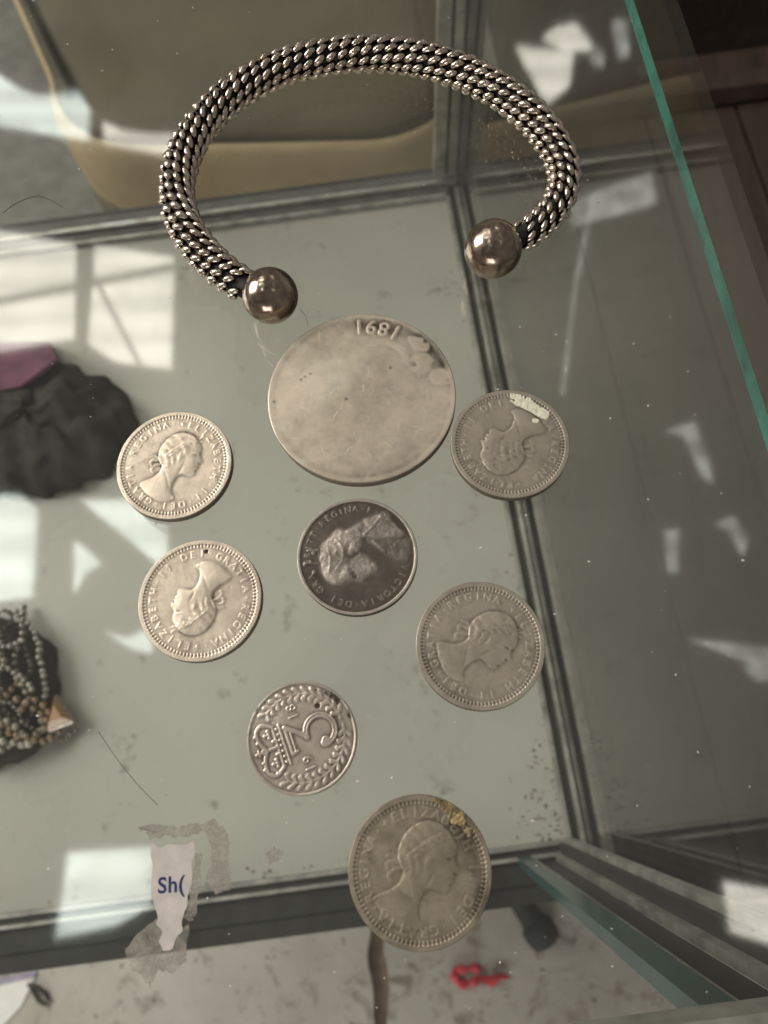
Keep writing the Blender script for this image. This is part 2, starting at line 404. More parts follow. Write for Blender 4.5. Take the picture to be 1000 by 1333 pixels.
def wring(d, r, z, n=10):
    pts = []
    for qx, qy, a0 in ((1, 1, 0), (-1, 1, 90), (-1, -1, 180), (1, -1, 270)):
        for k in range(n + 1):
            a = math.radians(a0 + 90 * k / n)
            px_, py_ = cx + qx * (hx + d - r) + r * math.cos(a), cy + qy * (hy + d - r) + r * math.sin(a)
            if qx < 0: px_ -= max(0, py_ - (cy - hy + r)) * .5
            pts.append((px_, py_, z))
    return pts
suit = thing('suitcase', 'olive leather suitcase with rounded corners and tan band lying behind the case', 'suitcase', (cx, cy, ZF))
loft([wring(d, 0.09, z) for z, d in [(ZF + .0062, -.02), (ZF + .02, 0), (-.62, 0), (-.468, 0), (-.464, -.002)]]).build('body', LEATHER_DARK, suit)
loft([wring(-.004, 0.09, z) for z in (-0.4639, -0.4581)]).build('seam', SEAM, suit)
loft([wring(d, 0.09 + d * .5, z) for z, d in [(-.458, -.002), (-.454, 0), (-.40, 0), (-.386, -.003), (-.379, -.008)]]).build('side_band', TAN, suit, smooth=True)
loft([wring(d, 0.09 + d * .5, z) for z, d in [(-.3789, -.0085), (-.371, -.013), (-.364, -.024), (ztop, -.04), (ztop + .001, -.085)]]).build('lid', LEATHER_DARK, suit, smooth=True)
e0, e1 = Vector(at(92, 125, ztop + .0012)), Vector(at(30, 0, ztop + .0012)); e1 = e0 + (e1 - e0) * 1.7
MB().tube([tuple(e0), tuple(e1)], .0042, 8).build('piping', SEAM, suit)

dimmer_px = [CA(-1.3, 0.42, 0), CA(0.1, 0.42, 0), CA(0.1, 1.9, 0), CA(-1.3, 1.9, 0)]  # added sheet that darkens the too bright floor behind the case
o = MB().prism([(p[0], p[1], ZF + .0003) for p in dimmer_px], [(p[0], p[1], ZF + .006) for p in dimmer_px]).build('floor_dimmer', simple('dimmer_grey', (0.17, 0.165, 0.155), 0.8, 0, 0.25, 30, 0.3, 0.002)); tag(o, 'added grey sheet that dims the floor under the olive suitcase', 'dimming sheet')
# dark brown slatted table to the right, its boards run away from the case
table = thing('wooden_table', 'low dark brown plank table standing to the right of the display case', 'table', CA(0.5, 0.25, ZF))
tz = -0.52
x = 0.14
ta = math.radians(-2)
while x < 1.3:
    w = 0.085 + rnd.random() * 0.02
    m = MB(); z = tz + rnd.uniform(-.0015, .0015)
    m.cbox(x, x + w - 0.004, -0.115, 0.62, z - 0.022, z)
    m.build('plank', WOOD, table); x += w
for a in (0.24, 1.2):
    for b in (0.0, 0.57): MB().cbox(a, a + .05, b, b + .05, ZF, tz - 0.0242).build('leg', WOOD, table)
MB().cbox(0.14, 1.3, 0.625, 0.645, tz - .05, tz + 0.02).build('end_rail', WOOD, table)
MB().cbox(0.14, 1.3, 0.650, 0.69, tz - .05, tz + 0.004).build('apron', WOOD, table)
# tall brown cabinet behind the table
cab = thing('brown_cabinet', 'dark brown wooden cabinet standing behind the plank table', 'cabinet', CA(0.8, 1.2, ZF))
MB().cbox(0.30, 1.5, 0.95, 1.6, ZF, -0.16).build('body', WOOD, cab)
MB().cbox(0.29, 1.51, 0.94, 1.61, -0.1599, -0.13).build('top_board', WOOD, cab)
for k in range(3):
    d = MB().cbox(0.33 + k * .38, 0.68 + k * .38, 0.925, 0.9495, ZF + .05, -0.19).build('door', WOOD, cab)
    MB().cbox(0.345 + k * .38, 0.36 + k * .38, 0.905, 0.9249, -0.45, -0.36).build('handle', BRASS, d)

# ---- bead jewellery heap on the case floor
def bead_mat(name, c, metal=0.6, rough=0.25): return simple(name, c, rough, metal, 0.45, 500)
BEADS = [bead_mat('pewter_beads', (0.34, 0.30, 0.26)), bead_mat('smoky_beads', (0.10, 0.085, 0.07), 0.2), bead_mat('tan_beads', (0.30, 0.21, 0.13), 0.3), bead_mat('pearl_grey_beads', (0.50, 0.47, 0.42), 0.2)]
sph = MB().sphere((0, 0, 0), 1.0, 10, 7)
bme = []
for bm_ in BEADS:
    me = bpy.data.meshes.new('bead'); me.from_pydata(sph.v, [], sph.f); me.materials.append(bm_)
    me.polygons.foreach_set('use_smooth', np.ones(len(me.polygons), bool)); bme.append(me)
def mound(u, v):                            # height of the heap over the case floor, from its plan position
    p = at(u, v, ZB); c = at(-20, 905, ZB)
    d = math.hypot((p[0] - c[0]) / 0.050, (p[1] - c[1]) / 0.052)
    return max(0.0, 0.022 * (1 - d * d))
NECK = ['pewter bead strand draped down the outer slope of the jewellery heap', 'smoky dark bead strand lying across the jewellery heap', 'tan bead strand coiled at the foot of the jewellery heap',
        'pearl grey bead strand hanging beside the dark strand on the heap', 'fine pewter bead strand curling round the amber pendant', 'fine smoky bead strand on the far slope of the jewellery heap', 'short tan bead strand near the top of the heap', 'pearl grey bead strand along the front foot of the heap']
PATHS = [[(38, 792), (44, 830), (40, 870), (52, 905), (66, 935), (60, 962), (30, 972), (0, 985), (-40, 980)],
         [(-10, 800), (22, 830), (18, 868), (30, 905), (12, 930), (-15, 945), (-40, 930)],
         [(-40, 960), (-8, 955), (22, 945), (44, 958), (64, 966), (85, 952), (80, 932), (60, 915), (48, 930)],
         [(30, 800), (56, 828), (66, 862), (72, 895), (70, 918)],
         [(100, 950), (88, 962), (70, 955), (50, 945), (42, 925), (30, 918), (10, 930), (0, 950), (-20, 962)],
         [(-30, 830), (0, 815), (20, 800), (30, 815), (10, 850), (-10, 880), (10, 900), (30, 885)],
         [(-30, 870), (-5, 860), (12, 880), (0, 905), (20, 920), (40, 900), (55, 880)],
         [(-50, 975), (-10, 972), (20, 965), (50, 972), (40, 950), (15, 938), (-12, 958)]]
NECK += ['pewter bead strand looped over the crown of the jewellery heap', 'tan bead strand zigzagging down the slope above the amber pendant', 'smoky bead strand filling the front of the jewellery heap', 'pearl grey bead strand crossing the middle of the heap']
PATHS += [[(-40, 850), (-10, 840), (15, 850), (30, 868), (20, 890), (-8, 900), (-40, 900)], [(50, 850), (58, 880), (44, 895), (60, 912), (52, 940), (34, 935), (20, 905), (8, 870)],
          [(-40, 945), (-5, 938), (10, 952), (30, 955), (50, 962), (72, 942), (62, 925), (36, 912)], [(48, 840), (30, 850), (10, 835), (-10, 860), (5, 890), (25, 872), (48, 886), (62, 905)]]
for i, (lab, pth) in enumerate(zip(NECK, PATHS)):
    r = (0.0019, 0.0017, 0.0018, 0.0016, 0.0012, 0.0013, 0.0017, 0.0020, 0.0018, 0.0015, 0.0019, 0.0014)[i]
    pts = spline([at(u, v, ZB) for u, v in pth], 40)
    sp = []
    acc = 0; last = pts[0]; sp.append(pts[0])
    for p in pts[1:]:
        acc += np.linalg.norm(p - last); last = p
        if acc >= 2.05 * r: sp.append(p); acc = 0
    def z_of(p):
        c = at(-20, 905, ZB); d = math.hypot((p[0] - c[0]) / 0.050, (p[1] - c[1]) / 0.052)
        return ZB + 0.0008 + r + max(0.0, 0.020 * (1 - d * d)) + (i % 3) * 0.0012
    sp = [np.array((p[0] + NP.randn() * .0003, p[1] + NP.randn() * .0003, z_of(p))) for p in sp]
    t = thing('bead_necklace', lab, 'necklace', tuple(sp[0]), 'bead strands heaped in the case')
    MB().tube([tuple(p) for p in sp], 0.0004, 5).build('string', LINT, t)
    for p in sp:
        b = bpy.data.objects.new('bead', bme[i % 4]); COL.objects.link(b); b.parent = t
        b.location = Vector(p) - WORLD0[t]; k = r * rnd.uniform(.85, 1.1); b.scale = (k, k, k)
# dark cloth under the beads
def blob(name, label, cat, c, sx, sy, h, m, amp, seed, parent=None, nu=40, nv=14):
    R = np.random.RandomState(seed); ph = R.rand(8) * 6.28
    v = []; 
    for i in range(nv + 1):
        t = i / nv * math.pi / 2
        for k in range(nu):
            a = 2 * math.pi * k / nu
            q = 1 + amp * (math.sin(3 * a + ph[0]) * .5 + math.sin(5 * a + ph[1] + 3 * t) * .4 + math.sin(9 * a + ph[2] - 4 * t) * .3)
            zz = math.sin(t) * (1 + amp * .8 * math.sin(4 * a + ph[3] + 5 * t))
            v.append((c[0] + sx * q * math.cos(t) * math.cos(a), c[1] + sy * q * math.cos(t) * math.sin(a), c[2] + h * zz))
    v = [(p[0] + amp * .02 * math.sin(p[1] * 420 + 3 * math.sin(p[0] * 260)), p[1] + amp * .02 * math.sin(p[0] * 380 + ph[4]), p[2] + (h * amp * .4 * math.sin(p[0] * 240 + 2 * math.sin(p[1] * 300 + ph[5])) if p[2] > c[2] + h * .12 else 0)) for p in v]
    f = [(i * nu + k, i * nu + (k + 1) % nu, (i + 1) * nu + (k + 1) % nu, (i + 1) * nu + k) for i in range(nv) for k in range(nu)]
    f.append(tuple(range(nu))[::-1])
    o = obj(name, v, f, m, parent, smooth=True)
    if label: tag(o, label, cat)
    return o
blob('jewellery_cloth', 'small dark cloth lying under the heap of bead strands', 'cloth', at(-22, 905, ZB + .0002), 0.042, 0.040, 0.0175, simple('brown_cloth', (0.035, 0.028, 0.022), .9, 0, .4, 200), 0.05, 3)
# amber pendant at the tip of the heap
pc = Vector(at(84, 938, ZB))
pend = thing('amber_pendant', 'triangular amber stone pendant with metal edge at the tip of the bead heap', 'pendant', tuple(pc))
am, nt, bs = mat('amber_stone'); bs.inputs['Base Color'].default_value = (0.42, 0.185, 0.035, 1); bs.inputs['Roughness'].default_value = 0.45
bs.inputs['Transmission Weight'].default_value = 0.2; bs.inputs['IOR'].default_value = 1.54
tri = [Vector(at(u, v, ZB)) for u, v in ((82, 908), (104, 940), (72, 952))]
cen = sum(tri, Vector()) / 3
mb = MB(); k0 = [p + Vector((0, 0, .006)) for p in tri]; k1 = [p + Vector((0, 0, .010)) for p in tri]; k2 = [cen + (p - cen) * .5 + Vector((0, 0, .013)) for p in tri]
mb.add(k0 + k1 + k2, [(2, 1, 0), (0, 1, 4, 3), (1, 2, 5, 4), (2, 0, 3, 5), (3, 4, 7, 6), (4, 5, 8, 7), (5, 3, 6, 8), (6, 7, 8)]).build('stone', am, pend)
mb = MB()
for i in range(3): mb.tube([tuple(tri[i] + Vector((0, 0, .0082))), tuple(tri[(i + 1) % 3] + Vector((0, 0, .0082)))], .0011, 6)
mb.build('setting', BEADS[0], pend)
# dark pouch, purple box, brass trinket at the left
blob('cloth_pouch', 'crumpled charcoal cloth pouch lying beside the purple box', 'pouch', at(60, 560, ZB + .0002), 0.052, 0.043, 0.026, DARKCLOTH, 0.075, 5, nu=72, nv=26)
pb = thing('purple_box', 'small purple velvet box with a slanted lid next to the charcoal pouch', 'box', at(10, 478, ZB))
q = [(-46, 452), (66, 448), (78, 470), (30, 506), (-46, 520)]
MB().prism([at(u, v, ZB + .0003) for u, v in q], [at(u, v, ZB + .024) for u, v in q]).build('body', DARKCLOTH, pb)
qq = [at(u, v, ZB + .0241) for u, v in q]
MB().prism(qq, [(p[0], p[1], ZB + .0275) for p in qq]).build('lid', PURPLE, pb)
# ---- things on the concrete floor
c0 = Vector(at(612, 1270, ZF)); mb = MB()
path = [c0 + Vector(((.014 + .003 * math.sin(3 * a)) * math.cos(a) - .004, (.010 + .003 * math.sin(2 * a + 1)) * math.sin(a), .004 + .002 * math.sin(5 * a))) for a in np.linspace(0.5, 6.1, 18)]
path += [c0 + Vector((.024, -.004, .006)), c0 + Vector((.034, .001, .004)), c0 + Vector((.046, .000, .003))]
mb.tube(path, [.0042 + .0016 * math.sin(k * 1.7) for k in range(18)] + [.006, .0035, .0015], 8); tag(mb.build('red_tie', RED, smooth=True), 'twisted red plastic tie lying on the concrete floor', 'tie')
def lathe_line(pts, rad, name, m, label, cat, seg=12):
    o = MB().tube(pts, rad, seg).build(name, m, smooth=True); return tag(o, label, cat)
p0, p1 = Vector(at(662, 1150, ZF + .02)), Vector(at(716, 1232, ZF + .02)); dd = p1 - p0
hb = thing('rubber_grip', 'black foam-covered tool grip lying on the concrete floor', 'tool', at(690, 1195, ZF))
MB().tube([p0 + dd * t for t in (0, .05, .3, .6, .64)], [.008, .015, .013, .014, .016], 12).build('handle', BLACKRUB, hb, smooth=True)
MB().tube([p0 + dd * t for t in (.62, .68, .85, .95, 1.0)], [.016, .0195, .0195, .017, .006], 12).build('head', BLACKRUB, hb, smooth=True)
def ragged(px, amp=1.5, n=5):
    out = []
    for (u, v), (u2, v2) in zip(px, px[1:] + px[:1]):
        for k in range(n):
            t = k / n; out.append((u + (u2 - u) * t + NP.randn() * amp * .6, v + (v2 - v) * t + NP.randn() * amp * .6))
    return out
def sheet(name, px, z, th, m, label=None, cat=None, parent=None):
    P = [at(u, v, z) for u, v in px]
    ar = sum(P[i][0] * P[(i + 1) % len(P)][1] - P[(i + 1) % len(P)][0] * P[i][1] for i in range(len(P)))
    if ar < 0: P = P[::-1]
    o = MB().prism(P, [(p[0], p[1], z + th) for p in P]).build(name, m, parent)
    if label: tag(o, label, cat)
    return o
sheet('paper_scrap', [(618, 1166), (650, 1150), (652, 1172), (622, 1184)], ZF + .0005, .002, WHITEPAPER, 'small white paper scrap on the floor beside the black grip', 'paper')
pp = thing('paper_sheet', 'white paper sheet with a purple edge lying on the concrete floor', 'paper', at(10, 1300, ZF))
sheet('sheet', [(-60, 1296), (46, 1272), (28, 1310), (-10, 1350), (-60, 1380)], ZF + .0005, .0015, WHITEPAPER, parent=pp)
sheet('edge_strip', [(-60, 1288), (48, 1264), (46, 1271), (-60, 1295)], ZF + .0005, .0025, simple('mauve', (.35, .30, .42), .6), parent=pp)
c0 = Vector(at(50, 1296, ZF)); mb = MB()
mb.tube([at(u, v, ZF + .004) for u, v in ((36, 1282), (46, 1284), (57, 1292), (63, 1302), (58, 1308), (50, 1303), (44, 1292), (40, 1284))], .0022, 6)
tag(mb.build('cord_loop', DARKCLOTH, smooth=True), 'small dark cord loop on the floor beside the white sheet', 'cord')

# ================================================================== coins
NR = 480
LIM = 1.03
gx = np.linspace(-LIM, LIM, NR); GX, GY = np.meshgrid(gx, gx)      # GY up
PIX = NR / (2 * LIM)
fx = np.fft.fftfreq(NR)
def blur(a, s):                              # s in coin radii
    s = s * PIX; k = np.exp(-2 * (math.pi * s) ** 2 * (fx[:, None] ** 2 + fx[None, :] ** 2))
    return np.real(np.fft.ifft2(np.fft.fft2(a) * k))
def poly(P):
    P = np.asarray(P, float); ins = np.zeros(GX.shape, bool); j = len(P) - 1
    for i in range(len(P)):
        xi, yi, xj, yj = *P[i], *P[j]
        if yi != yj:
            c = ((yi > GY) != (yj > GY)) & (GX < (xj - xi) * (GY - yi) / (yj - yi) + xi); ins ^= c
        j = i
    return ins
def stroke(P, w):
    P = np.asarray(P, float); d = np.full(GX.shape, 9.0)
    for a, b in zip(P[:-1], P[1:]):
        ab = b - a; L = ab @ ab + 1e-12
        t = np.clip(((GX - a[0]) * ab[0] + (GY - a[1]) * ab[1]) / L, 0, 1)
        d = np.minimum(d, np.hypot(GX - a[0] - t * ab[0], GY - a[1] - t * ab[1]))
    return d < w
def dots(P, r):
    m = np.zeros(GX.shape, bool)
    for p in P: m |= np.hypot(GX - p[0], GY - p[1]) < r
    return m
def rot2(P, deg):
    c, s = math.cos(math.radians(deg)), math.sin(math.radians(deg)); P = np.asarray(P, float)
    return np.stack([P[..., 0] * c - P[..., 1] * s, P[..., 0] * s + P[..., 1] * c], -1)
GLY = {}
def glyph(ch, bold=0.0):
    if (ch, bold) not in GLY:
        c = bpy.data.curves.new('g', 'FONT'); c.body = ch; c.resolution_u = 4; c.offset = bold; o = bpy.data.objects.new('g', c)
        me = o.to_mesh(); me.calc_loop_triangles()
        co = np.array([v.co[:2] for v in me.vertices]).reshape(-1, 2)
        tr = np.array([[co[i] for i in t.vertices] for t in me.loop_triangles]).reshape(-1, 3, 2)
        o.to_mesh_clear(); bpy.data.objects.remove(o); bpy.data.curves.remove(c); GLY[ch, bold] = tr
    return GLY[ch, bold]
def raster(mask, T):
    for t in T:
        ij = (t + LIM) * PIX - .5
        x0, y0 = np.maximum(np.floor(ij.min(0)).astype(int), 0); x1, y1 = np.minimum(np.ceil(ij.max(0)).astype(int) + 1, NR)
        if x1 <= x0 or y1 <= y0: continue
        X, Y = np.meshgrid(np.arange(x0, x1), np.arange(y0, y1))
        (ax, ay), (bx, by), (cx_, cy_) = ij
        d = (by - cy_) * (ax - cx_) + (cx_ - bx) * (ay - cy_)
        if abs(d) < 1e-9: continue
        w0 = ((by - cy_) * (X - cx_) + (cx_ - bx) * (Y - cy_)) / d; w1 = ((cy_ - ay) * (X - cx_) + (ax - cx_) * (Y - cy_)) / d
        mask[y0:y1, x0:x1] |= (w0 >= -.05) & (w1 >= -.05) & (w0 + w1 <= 1.05)
def arc_text(mask, text, r, size, start, step, inward=False):
    """clock-face lettering: start and step are compass degrees clockwise from the top; inward = letter feet outwards"""
    for k, ch in enumerate(text):
        if ch == ' ': continue
        g = glyph(ch).copy()
        if not len(g): continue
        g[..., 0] -= (g[..., 0].min() + g[..., 0].max()) / 2; g[..., 1] -= .35; g = g * size
        th = start + k * step
        if not inward:
            g[..., 1] += r; g = rot2(g, -th)
        else:
            g[..., 1] -= r; g = rot2(g, 180 - th)
        raster(mask, g)
RAD = np.hypot(GX, GY); TH = np.arctan2(GY, GX)
def fbm(seed, s0=.25, n=4):
    R = np.random.RandomState(seed); a = np.zeros(GX.shape)
    for k in range(n):
        b = blur(R.randn(*GX.shape), s0 / 2 ** k); a += b / b.std() * .55 ** k
    return a / a.std()

QUEEN = [(.03, .64), (.18, .62), (.30, .54), (.37, .46), (.41, .38), (.415, .30), (.405, .265), (.44, .20), (.478, .135), (.465, .11), (.42, .10), (.437, .065), (.445, .045), (.415, .022), (.435, -.005), (.425, -.03), (.395, -.05), (.408, -.09), (.40, -.125), (.35, -.16), (.26, -.155), (.16, -.15), (.10, -.22),
         (.065, -.32), (.06, -.44), (.10, -.54), (.16, -.60), (.03, -.68), (-.14, -.675), (-.32, -.60), (-.46, -.49), (-.50, -.42), (-.42, -.34), (-.30, -.26), (-.22, -.16), (-.20, -.05), (-.25, .02), (-.31, .12), (-.32, .26), (-.27, .42), (-.18, .54), (-.08, .61)]
def queen(rot, H, LAB, TONE, scale=1.0, off=(0, 0), depth=.24, wear=.015):
    P = spline(QUEEN, 3, True) * scale
    P = rot2(P, rot) + np.array(off); m = poly(P)
    mf = m.astype(float)
    c = math.radians(-rot); x, y = (GX - off[0]) / scale, (GY - off[1]) / scale
    X = x * math.cos(c) - y * math.sin(c); Y = x * math.sin(c) + y * math.cos(c)
    h = depth * (.42 * blur(mf, wear) + .38 * np.clip(blur(mf, .07) * 2 - 1, 0, 1) + .35 * np.clip(blur(mf, .16) * 2 - 1, 0, 1))
    g = lambda a, b, sa, sb, an=0: np.exp(-((((X - a) * math.cos(an) + (Y - b) * math.sin(an)) / sa) ** 2 + ((-(X - a) * math.sin(an) + (Y - b) * math.cos(an)) / sb) ** 2))
    hairm = 1 / (1 + np.exp(-((-(X - .20) * .9 + (Y - .26) * .75) / .03))) * (Y > -.06)
    rr_ = np.hypot(X + .30, (Y + .02) * .9); q_ = X * .8 + Y * .6
    waves = .7 * np.sin(40 * rr_ + 1.8 * np.sin(9 * q_) + 1.2 * fbm(60, .12, 2)) + .45 * np.sin(24 * q_ + 2.5 * np.sin(12 * rr_)) + .35 * fbm(61, .035, 2)
    h += mf * hairm * (.04 + .026 * waves)
    h += mf * (-.06 * g(.345, .235, .045, .026) + .045 * g(.35, .285, .06, .018, .2) + .035 * g(.30, .09, .09, .08) - .03 * g(.395, .025, .035, .012)
               + .05 * g(.08, .14, .035, .06) - .05 * g(.14, -.05, .03, .11, -.3) - .04 * g(-.05, -.30, .03, .2, .5) + .03 * g(-.2, -.45, .16, .1))
    # laurel wreath and its ribbon at the nape
    lv = np.zeros(GX.shape, bool)
    for k in range(6):
        t = k / 5; a = np.array([-.18 + .47 * t, .17 + .33 * t + .06 * math.sin(3 * t)])
        for s in (1, -1):
            d = np.array([.10, .05 + .05 * s]); lv |= stroke(rot2(np.array([a, a + d]) * scale, rot) + np.array(off), .018 * scale)
    for pth in ([(-.26, .04), (-.36, .06), (-.43, .01), (-.40, -.05)], [(-.24, .0), (-.33, -.05), (-.38, -.12), (-.34, -.17)], [(-.26, .06), (-.36, .12), (-.44, .10)]):
        lv |= stroke(rot2(spline(pth, 4) * scale, rot) + np.array(off), .024 * scale)
    h += .055 * blur(lv.astype(float), .010)
    M2 = m | lv
    H += h; LAB[M2] = 1
    return M2
def frame(H, LAB, beads, rim=.925, depth=.15, wear=.007, r_in=.868):
    r = (RAD > rim) & (RAD < 1.01)
    H += depth * blur(r.astype(float), .010)
    if beads:
        d = (RAD > r_in) & (RAD <= rim + .01) & (np.cos(TH * beads) > -.1)
        H += depth * .55 * blur(d.astype(float), wear)
    LAB[RAD > rim] = 3
def legend(H, LAB, items, depth=.11, wear=.011):
    t = np.zeros(GX.shape, bool)
    for it in items: arc_text(t, *it)
    H += depth * blur(t.astype(float), wear); LAB[blur(t.astype(float), .004) > .35] = 2
    return t
def blank(): return np.zeros(GX.shape), np.zeros(GX.shape, int)

def coin_mat(name, light, dark, rough=.36, grime=(.07, .055, .04), metal=.76, bare=None):
    m, nt, bs = mat(name); v = coords(nt)
    at_ = N(nt, 'ShaderNodeAttribute'); at_.attribute_name = 'tone'
    sep = N(nt, 'ShaderNodeSeparateColor'); nt.links.new(at_.outputs['Color'], sep.inputs[0])
    big = noise(nt, v, 230, 8, .68, .9); fine = noise(nt, v, 1500, 4, .6)
    c = ramp(nt, big, [(.30, dark), (.68, light)])
    c = mixc(nt, ramp(nt, fine, [(.58, 0.0), (.85, .22)]), c, grime)
    c = mixc(nt, sep.outputs[0], c, grime)          # old grime held by the design, edge contact shade too, painted per vertex
    c = mixc(nt, sep.outputs[1], c, bare or tuple(min(1, x * 1.35) for x in light))   # metal bared by wear
    nt.links.new(c, bs.inputs['Base Color'])
    bs.inputs['Metallic'].default_value = metal
    sc = N(nt, 'ShaderNodeTexNoise'); sc.inputs['Scale'].default_value = 1.0; sc.inputs['Detail'].default_value = 3
    nt.links.new(coords(nt, (4200, 260, 400)), sc.inputs['Vector'])
    r_ = math_(nt, 'ADD', math_(nt, 'MULTIPLY', fine, .22), rough - .1)
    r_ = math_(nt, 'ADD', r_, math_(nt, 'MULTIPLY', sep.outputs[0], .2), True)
    nt.links.new(r_, bs.inputs['Roughness'])
    bump(nt, bs, math_(nt, 'ADD', fine, math_(nt, 'MULTIPLY', sc.outputs[0], .5)), .22, .00006)
    return m

RELIEF = .66
def make_coin(name, label, cat, uv, diam, thick, H, LAB, mats, grime=.8, wearlight=.08, extra=None, lightmap=None, group=None, reeds=90, part1='portrait', part2='lettering'):
    """H in millimetres over the coin, LAB: 0 field 1 portrait 2 lettering 3 rim 4 crust"""
    R = diam / 2000; th = thick / 1000
    c = at(*uv, th)
    H = H * RELIEF + .007 * fbm(sum(map(ord, label)) % 1000, .12, 4) * (RAD < .99)
    # grime: caught against the foot of the relief
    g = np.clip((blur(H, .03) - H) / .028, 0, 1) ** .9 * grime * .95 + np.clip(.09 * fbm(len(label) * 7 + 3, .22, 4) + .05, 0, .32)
    w = np.clip((H - blur(H, .05)) / .09, 0, 1) * wearlight
    if lightmap is not None: w = np.clip(w + lightmap, 0, 1)
    if extra is not None: g = np.clip(g + extra, 0, 1)
    nt_, nr_ = 440, 104
    rr = np.concatenate([np.linspace(0.012, .84, 70), np.linspace(.846, .985, nr_ - 70)])
    tt = np.arange(nt_) * 2 * np.pi / nt_
    RR, TT = np.meshgrid(rr, tt, indexing='ij')
    X, Y = RR * np.cos(TT), RR * np.sin(TT)
    def samp(A):
        i = (X + LIM) * PIX - .5; j = (Y + LIM) * PIX - .5
        i0 = np.clip(i.astype(int), 0, NR - 2); j0 = np.clip(j.astype(int), 0, NR - 2); a = i - i0; b = j - j0
        return A[j0, i0] * (1 - a) * (1 - b) + A[j0, i0 + 1] * a * (1 - b) + A[j0 + 1, i0] * (1 - a) * b + A[j0 + 1, i0 + 1] * a * b
    hz = samp(H) / 1000; gz = samp(g); wz = samp(w)
    gyy, gxx = np.gradient(H / 1000, 2 * LIM / NR * R)
    nx, ny = -samp(gxx), -samp(gyy); nn = np.stack([nx, ny, np.ones_like(nx)], -1); nn /= np.linalg.norm(nn, axis=-1, keepdims=True)
    zbase = th - H[(RAD > .95) & (RAD < .98)].mean() / 1000
    V = np.stack([X * R, Y * R, zbase + hz], -1).reshape(-1, 3); NN = nn.reshape(-1, 3); T = np.stack([gz, wz], -1).reshape(-1, 2)
    # edge: rounded shoulder, reeded side, underside
    rings = []
    reed = .0045 * (np.cos(tt * reeds) if reeds else 0 * tt)
    ztop = V.reshape(nr_, nt_, 3)[-1, :, 2]
    for rad, zf, rd in ((.997, .93, 0), (1.0, .86, .5), (1.0, .80, 1), (1.0, .2, 1), (1.0, .12, .5), (.99, .03, 0), (.97, 0.0, 0)):
        r_ = R * (rad + reed * rd - .004 * rd); z_ = ztop * zf if zf > 0 else ztop * 0
        rings.append(np.stack([np.cos(tt) * r_, np.sin(tt) * r_, z_], -1))
        s = [0, 0, 0]
    EV = np.concatenate(rings); 
    EN = np.concatenate([np.stack([np.cos(tt) * k, np.sin(tt) * k, np.full(nt_, l)], -1) for k, l in ((.5, .86), (.9, .43), (1, 0), (1, 0), (.95, -.3), (.5, -.86), (0, -1))])
    ET = np.zeros((len(EV), 2)); ET[:, 0] = .72  # painted shade: reeded side darkened for the coin's contact shadow
    base = len(V)
    V = np.concatenate([V, EV, [[0, 0, V[:nt_, 2].mean()], [0, 0, 0]]]); NN = np.concatenate([NN, EN, [[0, 0, 1], [0, 0, -1]]]); T = np.concatenate([T, ET, [[0, 0], [.3, 0]]])
    lab = LAB[np.clip(((Y + LIM) * PIX).astype(int), 0, NR - 1), np.clip(((X + LIM) * PIX).astype(int), 0, NR - 1)]
    allr = nr_ + len(rings)
    I, J = np.meshgrid(np.arange(allr - 1), np.arange(nt_), indexing='ij'); J2 = (J + 1) % nt_
    Q = np.stack([I * nt_ + J, (I + 1) * nt_ + J, (I + 1) * nt_ + J2, I * nt_ + J2], -1)
    QL = np.zeros(I.shape, int); QL[:nr_ - 1] = lab[:-1]; QL[nr_ - 1] = 3 if (lab == 3).any() else 0
    Q = Q.reshape(-1, 4); QL = QL.reshape(-1)
    fan = [(len(V) - 2, j, (j + 1) % nt_) for j in range(nt_)] + [(len(V) - 1, (allr - 1) * nt_ + (j + 1) % nt_, (allr - 1) * nt_ + j) for j in range(nt_)]
    root = None
    for code, nm in ((0, name), (3, 'rim'), (1, part1), (2, part2), (4, 'crust')):
        q = Q[QL == code]
        if code and not len(q): continue
        F = [tuple(r) for r in q.tolist()] + (fan if code == 0 else [])
        used = np.unique(np.concatenate([np.array(f) for f in ([q.reshape(-1)] + ([np.array(fan).reshape(-1)] if code == 0 else []))]))
        mp = np.full(len(V), -1); mp[used] = np.arange(len(used))
        F = [tuple(mp[list(f)]) for f in F]
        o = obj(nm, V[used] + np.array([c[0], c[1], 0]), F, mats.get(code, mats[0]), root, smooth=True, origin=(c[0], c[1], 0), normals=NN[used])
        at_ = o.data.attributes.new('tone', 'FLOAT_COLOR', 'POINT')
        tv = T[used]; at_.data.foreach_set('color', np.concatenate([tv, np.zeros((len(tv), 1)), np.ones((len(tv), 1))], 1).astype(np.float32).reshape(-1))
        if code == 0: root = o
    tag(root, label, cat, group)
    return root

NICKEL_WARM = coin_mat('warm_cupronickel', (.82, .69, .555), (.58, .48, .375))
NICKEL = coin_mat('grey_cupronickel', (.61, .53, .435), (.42, .36, .29))
NICKEL_DULL = coin_mat('dull_cupronickel', (.47, .40, .305), (.30, .25, .185), .42)
SILVER = coin_mat('worn_silver', (.88, .755, .605), (.68, .58, .46), .34)
SILVER3 = coin_mat('pinkish_silver', (.68, .585, .495), (.48, .41, .345), .36)
TARN = coin_mat('dark_tarnish', (.19, .155, .13), (.095, .078, .066), .36, bare=(.50, .43, .375))
TARN_HI = coin_mat('rubbed_tarnish', (.42, .36, .32), (.27, .225, .20), .36)
TARN_RUB = coin_mat('half_rubbed_tarnish', (.30, .25, .22), (.15, .125, .11), .36)
TARN_RIM = coin_mat('rubbed_rim', (.58, .51, .45), (.40, .35, .30), .34)
CREAM = simple('cream_residue', (.68, .65, .50), .7, 0, .15, 900, .4, .0001)
